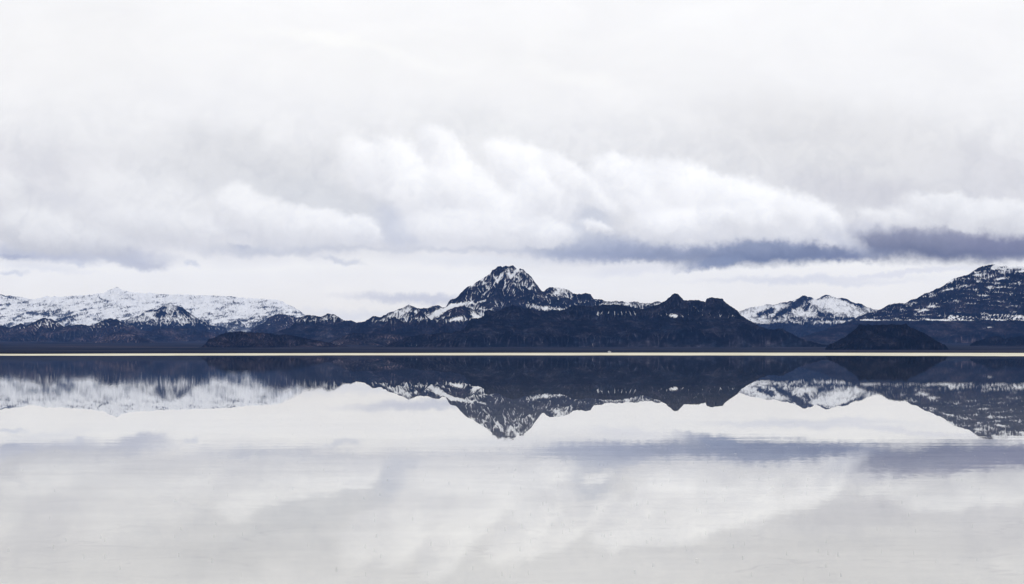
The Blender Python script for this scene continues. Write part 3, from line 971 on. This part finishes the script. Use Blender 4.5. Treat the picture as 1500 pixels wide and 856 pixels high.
# ---------------------------------------------------------------- white camper van parked on the salt
def camper_van():
    def mat(name, col, rough=0.4, metal=0.0):
        m, g = new_mat(name)
        n = g.noise(g.n('ShaderNodeNewGeometry').outputs['Position'], 1.4, 4.0)
        b = g.n('ShaderNodeBsdfPrincipled')
        g.put(b.inputs['Base Color'], g.mixc(g.mr(n, 0.3, 0.7, 0.0, 0.25), col, tuple(c * 0.8 for c in col[:3]) + (1,)))
        b.inputs['Roughness'].default_value = rough
        b.inputs['Metallic'].default_value = metal
        out = g.n('ShaderNodeOutputMaterial')
        g.t.links.new(b.outputs[0], out.inputs[0])
        return m
    white, glass = mat('white_paint', (0.85, 0.85, 0.86, 1), 0.3), mat('dark_glass', (0.02, 0.025, 0.03, 1), 0.05)
    rubber, steel = mat('black_rubber', (0.02, 0.02, 0.02, 1), 0.8), mat('steel', (0.5, 0.5, 0.5, 1), 0.35, 1.0)
    plastic = mat('dark_plastic', (0.04, 0.04, 0.045, 1), 0.6)
    lamp, red = mat('lamp_glass', (0.8, 0.8, 0.78, 1), 0.1), mat('red_lamp', (0.4, 0.02, 0.02, 1), 0.2)
    root = link_obj(bpy.data.objects.new('camper_van', None))
    tag(root, 'tiny white van parked side on upon the cream salt strip under the long dark ridge', 'van')
    R_ = 4720.0
    a = math.atan((893 - CX) / F)
    x, y = R_ * math.sin(a), R_ * math.cos(a)
    z = float(salt_height(np.array([x]), np.array([y]))[0])
    root.location = (x, y, z)
    root.rotation_euler = (0, 0, math.radians(4))

    def part(name, bm, m, parent=root, bevel=0.0):
        if bevel:
            bmesh.ops.bevel(bm, geom=bm.edges[:], offset=bevel, segments=2, affect='EDGES')
        me = bpy.data.meshes.new(name)
        bm.to_mesh(me)
        bm.free()
        me.materials.append(m)
        o = link_obj(bpy.data.objects.new(name, me))
        o.parent = parent
        return o

    def prism(profile, y0, y1):
        bm = bmesh.new()
        f = bm.faces.new([bm.verts.new((px, y0, pz)) for px, pz in profile])
        r = bmesh.ops.extrude_face_region(bm, geom=[f])
        bmesh.ops.translate(bm, verts=[v for v in r['geom'] if isinstance(v, bmesh.types.BMVert)], vec=(0, y1 - y0, 0))
        bmesh.ops.recalc_face_normals(bm, faces=bm.faces[:])
        return bm

    def box(x0, x1, y0, y1, z0, z1):
        return prism([(x0, z0), (x1, z0), (x1, z1), (x0, z1)], y0, y1)

    body = part('body', prism([(-2.75, 0.45), (2.7, 0.45), (2.85, 0.95), (2.15, 1.35), (1.55, 2.25), (1.2, 2.6), (-2.65, 2.65), (-2.8, 1.4)], -1.0, 1.0), white, bevel=0.06)
    for sy in (-1.012, 0.992):
        part('window', prism([(1.05, 1.4), (1.9, 1.4), (1.42, 2.1), (1.05, 2.1)], sy, sy + 0.02), glass)
        part('window', box(-0.3, 0.75, sy, sy + 0.02, 1.45, 2.05), glass)
        part('window', box(-2.2, -0.9, sy, sy + 0.02, 1.45, 2.05), glass)
    part('windscreen', prism([(2.17, 1.38), (2.19, 1.38), (1.61, 2.22), (1.59, 2.22)], -0.85, 0.85), glass)
    part('bumper', box(2.72, 2.95, -0.98, 0.98, 0.38, 0.62), plastic, bevel=0.02)
    part('bumper', box(-2.95, -2.74, -0.98, 0.98, 0.38, 0.62), plastic, bevel=0.02)
    for sy in (-0.85, 0.6):
        part('headlight', box(2.74, 2.83, sy, sy + 0.25, 0.8, 0.95), lamp)
        part('tail_light', box(-2.84, -2.76, sy, sy + 0.2, 1.0, 1.35), red)
    part('roof_box', box(-1.6, 0.3, -0.5, 0.5, 2.66, 2.9), white, bevel=0.05)
    for sx in (-1.85, 1.85):
        for sy in (-0.9, 0.9):
            bm = bmesh.new()
            bmesh.ops.create_cone(bm, cap_ends=True, segments=24, radius1=0.37, radius2=0.37, depth=0.24)
            bmesh.ops.rotate(bm, verts=bm.verts, matrix=__import__('mathutils').Matrix.Rotation(math.pi / 2, 3, 'X'))
            bmesh.ops.translate(bm, verts=bm.verts, vec=(sx, sy, 0.37))
            w = part('wheel', bm, rubber)
            bm = bmesh.new()
            bmesh.ops.create_cone(bm, cap_ends=True, segments=20, radius1=0.2, radius2=0.2, depth=0.27)
            bmesh.ops.rotate(bm, verts=bm.verts, matrix=__import__('mathutils').Matrix.Rotation(math.pi / 2, 3, 'X'))
            bmesh.ops.translate(bm, verts=bm.verts, vec=(sx, sy, 0.37))
            part('rim', bm, steel, w)


camper_van()


# ---------------------------------------------------------------- salt crumbs standing out of the shallows
def salt_crumbs():
    rnd = random.Random(5)
    vs, fs = [], []
    for i in range(750):
        d = rnd.uniform(22, 95) if i < 680 else rnd.uniform(15, 30)
        a = math.radians(rnd.uniform(-11.5, 11.5))
        if i % 5: a = math.radians(abs(rnd.gauss(0, 6)) * (1 if rnd.random() < 0.75 else -1))
        x, y = d * math.sin(a), d * math.cos(a)
        r = rnd.uniform(0.004, 0.011) * (d / 45) ** 0.5 * (2.2 if rnd.random() < 0.05 else 1)
        n, b = 5, len(vs)
        t0 = rnd.uniform(0, 6.3)
        for k in range(n):
            q = t0 + k * 2 * math.pi / n
            vs.append((x + r * 1.7 * rnd.uniform(0.7, 1.3) * math.cos(q), y + r * 1.7 * rnd.uniform(0.7, 1.3) * math.sin(q), -0.05))
        for k in range(n):
            q = t0 + k * 2 * math.pi / n
            vs.append((x + r * rnd.uniform(0.5, 1.1) * math.cos(q), y + r * rnd.uniform(0.5, 1.1) * math.sin(q), r * rnd.uniform(0.04, 0.16)))
        fs.append([b + n + k for k in range(n)])
        fs += [[b + k, b + (k + 1) % n, b + n + (k + 1) % n, b + n + k] for k in range(n)]
    me = bpy.data.meshes.new('salt_crumbs')
    me.from_pydata(vs, [], fs)
    m, g = new_mat('salt_crumb')
    n_ = g.noise(g.n('ShaderNodeNewGeometry').outputs['Position'], 1.3, 2.0)
    b_ = g.n('ShaderNodeBsdfPrincipled')
    g.put(b_.inputs['Base Color'], g.mixc(g.mr(n_, 0.30, 0.36), (0.25, 0.24, 0.24, 1), (0.93, 0.92, 0.91, 1)))
    b_.inputs['Roughness'].default_value = 0.6
    out = g.n('ShaderNodeOutputMaterial')
    g.t.links.new(b_.outputs[0], out.inputs[0])
    me.materials.append(m)
    o = link_obj(bpy.data.objects.new('salt_crumbs', me))
    tag(o, 'scattered crumbs of salt standing out of the shallow water', kind='stuff')


salt_crumbs()


# ---------------------------------------------------------------- haze
def haze():
    bm = bmesh.new()
    bmesh.ops.create_cube(bm, size=1.0)
    bmesh.ops.scale(bm, verts=bm.verts, vec=(74000, 74000, 1004))
    bmesh.ops.translate(bm, verts=bm.verts, vec=(0, 0, 498))
    me = bpy.data.meshes.new('haze')
    bm.to_mesh(me)
    bm.free()
    o = link_obj(bpy.data.objects.new('haze', me))
    m, g = new_mat('thin_blue_air')
    v = g.n('ShaderNodeVolumePrincipled')
    v.inputs['Color'].default_value = (0.18, 0.38, 1.0, 1)
    v.inputs['Density'].default_value = 9.5e-6
    v.inputs['Anisotropy'].default_value = 0.0
    out = g.n('ShaderNodeOutputMaterial')
    g.t.links.new(v.outputs[0], out.inputs['Volume'])
    me.materials.append(m)
    tag(o, 'thin blue air that softens the far ranges', kind='stuff')


haze()
